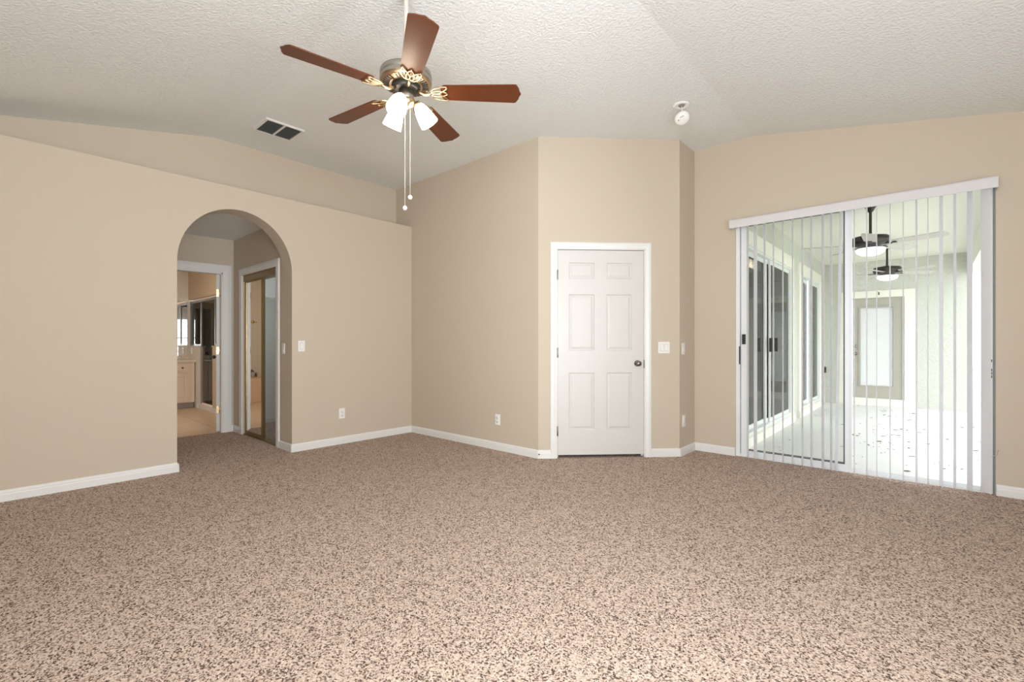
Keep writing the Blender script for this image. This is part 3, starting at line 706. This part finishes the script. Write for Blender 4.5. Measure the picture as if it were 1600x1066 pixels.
# mirrored closet doors
e = empty('door_6', (0, YJ, 0), 'bronze framed mirrored closet doors, both slid to the left', 'closet door', kind='structure')
bm = bm_new(); box(bm, (CX0, 0.012, CZ-0.075), (CX1, 0.105, CZ)); box(bm, (CX0, 0.012, 0.0), (CX1, 0.105, 0.012))
obj('track', bm, M['bframe'], e)
def mirror_panel(x0, x1, y):
    bm = bm_new(); s = 0.042
    ring4(bm, x0, x1, 0.014, CZ-0.05, s, y-0.012, y+0.012)
    p = obj('sliding_panel', bm, M['bframe'], e)
    bm = bm_new(); box(bm, (x0+s, y-0.006, 0.05), (x1-s, y+0.002, CZ-0.09)); obj('mirror', bm, M['mirror'], p)
mirror_panel(-6.335, -5.765, 0.035); mirror_panel(-6.32, -5.86, 0.075)
# closet interior
KX0, KY1 = -7.04, 3.44
bm = bm_new(); box(bm, (KX0-0.08, YJ+0.12, 0), (KX0, KY1, HALLZ)); box(bm, (KX0, KY1, 0), (XA-TA, KY1+0.08, HALLZ))
struct('wall_closet', bm, M['closet'], 'pale bluish wall inside the open closet', 'wall')
bm = bm_new(); box(bm, (KX0-0.08, YJ+0.12, HALLZ), (XA-TA, KY1+0.08, HALLZ+0.1)); struct('ceiling_closet', bm, M['ceil'], 'ceiling of the closet', 'ceiling')
bm = bm_new(); box(bm, (KX0-0.08, YJ+0.0, -0.08), (XB-0.06, KY1, 0.0)); struct('floor_closet', bm, M['carpet'], 'brown speckled carpet inside the closet', 'carpet')
baseboard('baseboard_closet', [((KX0, YJ+0.12), (KX0, KY1), (1, 0)), ((KX0, KY1), (XA-TA, KY1), (0, -1))], 'white baseboard inside the closet')
e = empty('wire_shelf', (KX0, 2.95, 1.76), 'white wire shelf on the pale closet wall', 'shelf')
bm = bm_new()
for k in range(9): tube(bm, [(0.02+k*0.035, -0.7, 0), (0.02+k*0.035, 0.48, 0)], 0.003, 6)
for k in range(24): tube(bm, [(0.0, -0.7+k*0.05, 0.004), (0.30, -0.7+k*0.05, 0.004), (0.30, -0.7+k*0.05, -0.03)], 0.0025, 6)
tube(bm, [(0.30, -0.7, -0.03), (0.30, 0.48, -0.03)], 0.004, 6); tube(bm, [(0.30, -0.7, 0), (0.30, 0.48, 0)], 0.004, 6)
obj('wire_deck', bm, M['wire'], e)
e = empty('closet_light', (-5.9, 2.75, HALLZ), 'plain white globe lamp on the closet ceiling', 'lamp')
bm = bm_new(); lathe(bm, [(0, 0), (0.06, 0), (0.06, -0.02), (0.04, -0.03), (0, -0.03)], 24); obj('lamp_base', bm, M['plate'], e)
m_ = mat('lit_closet_globe', (0.95, 0.95, 0.95), 0.3, emit=(0.92, 0.98, 1.0), estr=45.0)
bm = bm_new(); lathe(bm, [(0, -0.17), (0.04, -0.16), (0.065, -0.13), (0.075, -0.1), (0.065, -0.06), (0.04, -0.03)], 24); obj('lamp_globe', bm, m_, e)

# ------------------------------------------------------------------ bathroom
BXW, BZC = -10.15, 2.44
bm = bm_new(); box(bm, (BXW-0.1, -0.1, 0), (BXW, 3.5, BZC)); struct('wall_bath_back', bm, M['bathwhite'], 'pale bathroom wall behind the vanity', 'wall')
bm = bm_new(); box(bm, (BXW, -0.1, 0), (XB-0.12, 0.0, BZC)); struct('wall_bath_left', bm, M['bathwhite'], 'pale bathroom side wall by the tub', 'wall')
bm = bm_new(); box(bm, (BXW, 3.4, 0), (-7.12, 3.5, BZC)); struct('wall_shower_back', bm, M['wtile'], 'tan tiled shower back wall', 'wall')
bm = bm_new(); box(bm, (-7.135, 2.2, 0), (-7.125, 2.55, BZC)); box(bm, (-7.135, 3.35, 0), (-7.125, 3.4, BZC)); box(bm, (-7.135, 2.55, 0), (-7.125, 3.35, 1.0)); box(bm, (-7.135, 2.55, 2.0), (-7.125, 3.35, BZC))
struct('wall_shower_end', bm, M['wtiley'], 'tan tiled shower end wall', 'wall')
bm = bm_new(); box(bm, (-7.12, YJ+0.12, 0), (-6.78, 2.2, BZC)); struct('wall_bath_corner', bm, M['bathwall'], 'tan bathroom wall behind the open door', 'wall')
bm = bm_new(); box(bm, (BXW, -0.1, BZC), (XB-0.12, 3.5, BZC+0.1)); struct('ceiling_bathroom', bm, M['bathwall'], 'tan bathroom ceiling', 'ceiling')
bm = bm_new(); box(bm, (BXW, 2.42, 1.93), (-7.14, 2.52, BZC)); struct('wall_shower_header', bm, M['bathwall'], 'tan bulkhead above the glass shower', 'wall')
e = empty('window_3', (-7.15, 2.95, 1.0), 'frosted shower window', 'window', kind='structure')
bm = bm_new()
for p, q in (((-0.006, -0.40, 0), (0.03, -0.36, 1.0)), ((-0.006, 0.36, 0), (0.03, 0.40, 1.0)), ((-0.006, -0.40, 0), (0.03, 0.40, 0.04)), ((-0.006, -0.40, 0.96), (0.03, 0.40, 1.0)), ((-0.006, -0.02, 0), (0.03, 0.02, 1.0))): box(bm, p, q)
obj('window_frame', bm, M['alum'], e)
bm = bm_new(); box(bm, (0.008, -0.36, 0.04), (0.014, 0.36, 0.96)); obj('pane', bm, M['frost'], e)

# vanity
VX = -9.63
e = empty('vanity_cabinet', (VX, 1.75, 0), 'pickled wood bathroom vanity with drawer over panel door and dark knob', 'vanity')
bm = bm_new(); box(bm, (BXW-VX+0.004, -0.65, 0.10), (0, 0.64, 0.80)); obj('cabinet_body', bm, M['vanity'], e)
bm = bm_new(); box(bm, (BXW-VX+0.004, -0.65, 0.0), (-0.07, 0.64, 0.10)); obj('toe_kick', bm, M['toe'], e)
MV = T(0.016, 0, 0) @ RZ(PI/2)
for u in (-0.60, 0.05):
    bm = bm_new(); panel_door(bm, 0.52, 0.50, 0.014, [(0.06, 0.46)], [(0.06, 0.44)], MV @ T(u, 0, 0.115)); obj('door', bm, M['vanity'], e)
    bm = bm_new(); box(bm, (0, u, 0.640), (0.016, u+0.52, 0.775), bev=0.004); d = obj('drawer', bm, M['vanity'], e)
    bm = bm_new(); lathe(bm, [(0, 0), (0.008, 0.0), (0.007, 0.012), (0.015, 0.018), (0.014, 0.027), (0, 0.03)], 16, T(0.016, u+0.405, 0.706) @ RY(PI/2)); obj('knob', bm, M['fanbrown'], d)
bm = bm_new(); box(bm, (BXW+0.002, 1.09, 0.802), (VX+0.03, 2.405, 0.842), bev=0.006); box(bm, (BXW+0.002, 1.09, 0.842), (BXW+0.022, 2.405, 0.90))
ct = obj('countertop', bm, M['counter']); tag(ct, 'pinkish cultured marble top on the bathroom vanity', 'countertop')
e = empty('sink_faucet', (-9.98, 2.14, 0.8425), 'small white handled faucet on the vanity top', 'faucet')
bm = bm_new(); tube(bm, [(0, 0, 0), (0, 0, 0.09), (0.03, 0, 0.12), (0.10, 0, 0.11), (0.12, 0, 0.085)], 0.012, 10); obj('spout', bm, M['chrome'], e)
for v in (-0.09, 0.09):
    bm = bm_new(); lathe(bm, [(0, 0), (0.022, 0), (0.016, 0.02), (0.022, 0.035), (0.018, 0.06), (0, 0.062)], 16, T(0, v, 0)); obj('faucet_handle', bm, M['plate'], e)
bm = bm_new(); box(bm, (BXW+0.001, 1.12, 0.905), (BXW+0.008, 2.40, 1.90))
tag(obj('vanity_mirror', bm, M['mirror']), 'wide frameless mirror above the bathroom vanity', 'mirror')
plate('power_outlet', (-9.86, 2.405, 1.0), (0, -1), 'outlet', 'white outlet on the half wall beside the bathroom mirror', 'outlet')

# shower: two half walls, glass, frame, curb
bm = bm_new(); box(bm, (BXW+0.002, 2.405, 0), (-9.50, 2.515, 1.07)); box(bm, (BXW+0.002, 2.395, 1.07), (-9.485, 2.525, 1.09), bev=0.004)
struct('wall_shower_half', bm, M['bathwhite'], 'pale half wall between the vanity and the shower', 'half wall')
bm = bm_new(); box(bm, (-9.498, 2.45, 0), (-9.46, 2.515, 1.07)); struct('trim_5', bm, M['wtiley'], 'tan tiled jamb on the shower half wall', 'tile jamb')
bm = bm_new(); box(bm, (-8.70, 2.405, 0), (-7.14, 2.515, 1.07)); box(bm, (-8.71, 2.395, 1.07), (-7.14, 2.525, 1.09), bev=0.004)
struct('wall_shower_front', bm, M['bathwall'], 'tan half wall right of the shower entrance', 'half wall')
baseboard('baseboard_bath', [((-9.498, 2.39), (-9.498, 2.45), (1, 0)), ((-9.56, 2.405), (-9.485, 2.405), (0, -1)), ((-8.70, 2.405), (-7.14, 2.405), (0, -1)), ((-8.70, 2.405), (-8.70, 2.515), (-1, 0))], 'white baseboard at the foot of the shower half walls')
e = empty('shower_enclosure', (-8.6, 2.46, 0), 'framed glass shower enclosure beyond the bathroom door', 'shower')
bm = bm_new()
for p, q in (((-1.545, -0.015, 1.855), (1.46, 0.015, 1.895)), ((-0.90, -0.014, 0.07), (-0.868, 0.014, 1.86)), ((-0.132, -0.014, 0.07), (-0.10, 0.014, 1.86)), ((-1.545, -0.012, 1.09), (-0.90, 0.012, 1.115)), ((-0.10, -0.012, 1.09), (1.46, 0.012, 1.115)), ((-1.545, -0.012, 1.09), (-1.52, 0.012, 1.86))): box(bm, p, q)
obj('shower_frame', bm, M['hinge'], e)
for x0, x1, z0 in ((-1.52, -0.90, 1.115), (-0.868, -0.132, 0.10), (-0.10, 1.46, 1.115)):
    bm = bm_new(); box(bm, (x0, -0.003, z0), (x1, 0.003, 1.855)); obj('glass_panel', bm, M['shower'], e)
bm = bm_new(); box(bm, (-0.88, -0.05, 0), (-0.10, 0.05, 0.07), bev=0.004); obj('curb', bm, M['plate'], e)
# bathroom door standing open
e = empty('door_7', (XB-0.06, BY1-0.018, 0), 'white bathroom door standing open with brass hinges on its edge', 'door', PI-0.31, kind='structure')
bm = bm_new(); Mx = T(0.0, 0.0, 0.012); box(bm, (0.012, 0.0, 0), (0.76, 0.036, 1.995), Mx, bev=0.002); obj('door_leaf', bm, M['door'], e)
for s_, y in ((-1, 0.0), (1, 0.036)):
    bm = bm_new(); knob(bm, T(0.69, y, 0.94) @ RX(-s_*PI/2)); obj('door_knob', bm, M['fanbrown'], e)
for z in (1.77, 1.037, 0.288):
    bm = bm_new(); box(bm, (0.0105, 0.004, z-0.045), (0.0125, 0.034, z+0.045)); lathe(bm, [(0, -0.048), (0.006, -0.048), (0.006, 0.048), (0, 0.048)], 12, T(0.006, 0.0, z)); obj('hinge', bm, M['brass'], e)
# tub seen in the closet mirror
e = empty('bathtub', (-9.85, 0.55, 0), 'white tub in a peach tiled deck seen in the closet mirror', 'bathtub')
bm = bm_new(); box(bm, (-0.298, -0.54, 0), (0.25, -0.40, 0.46)); box(bm, (-0.298, 0.40, 0), (0.25, 0.50, 0.46)); box(bm, (0.14, -0.40, 0), (0.25, 0.40, 0.46)); box(bm, (-0.298, -0.40, 0), (-0.24, 0.40, 0.46)); obj('deck', bm, M['tile'], e)
bm = bm_new(); box(bm, (-0.25, -0.41, 0.05), (0.15, 0.41, 0.08)); obj('basin', bm, M['plate'], e)
bm = bm_new(); tube(bm, [(-0.27, 0.2, 0.46), (-0.27, 0.2, 0.56), (-0.22, 0.2, 0.60), (-0.13, 0.2, 0.57)], 0.014, 10)
for v in (0.1, 0.3): lathe(bm, [(0, 0.46), (0.025, 0.46), (0.015, 0.49), (0.026, 0.53), (0, 0.54)], 16, T(-0.27, v, 0))
obj('tub_faucet', bm, M['chrome'], e)
e = empty('robe_hook', (BXW, 0.70, 1.56), 'brass robe hook on the pale bathroom wall seen in the mirror', 'hook')
bm = bm_new(); lathe(bm, [(0, 0), (0.035, 0), (0.03, 0.01), (0, 0.012)], 20, RY(PI/2)); tube(bm, [(0.01, 0, 0), (0.05, 0, -0.01), (0.06, 0, 0.03)], 0.008, 8); tube(bm, [(0.01, -0.07, 0.0), (0.01, 0.07, 0.0)], 0.008, 8); obj('hook_body', bm, M['brass'], e)
# unseen ceiling lamp added to brighten the bathroom
e = empty('bath_fill_lamp', (-8.4, 1.3, BZC), 'unseen round ceiling lamp added to brighten the bathroom', 'lamp')
bm = bm_new(); lathe(bm, [(0, 0), (0.17, 0), (0.17, -0.02), (0, -0.02)], 32); obj('lamp_base', bm, M['brass'], e)
bm = bm_new(); lathe(bm, [(0.16, -0.02), (0.15, -0.06), (0.10, -0.09), (0, -0.10)], 32); obj('lamp_glass', bm, M['lampwhite'], e)

S.cycles.max_bounces = 10; S.cycles.diffuse_bounces = 6; S.cycles.transparent_max_bounces = 16
S.cycles.sample_clamp_indirect = 6.0
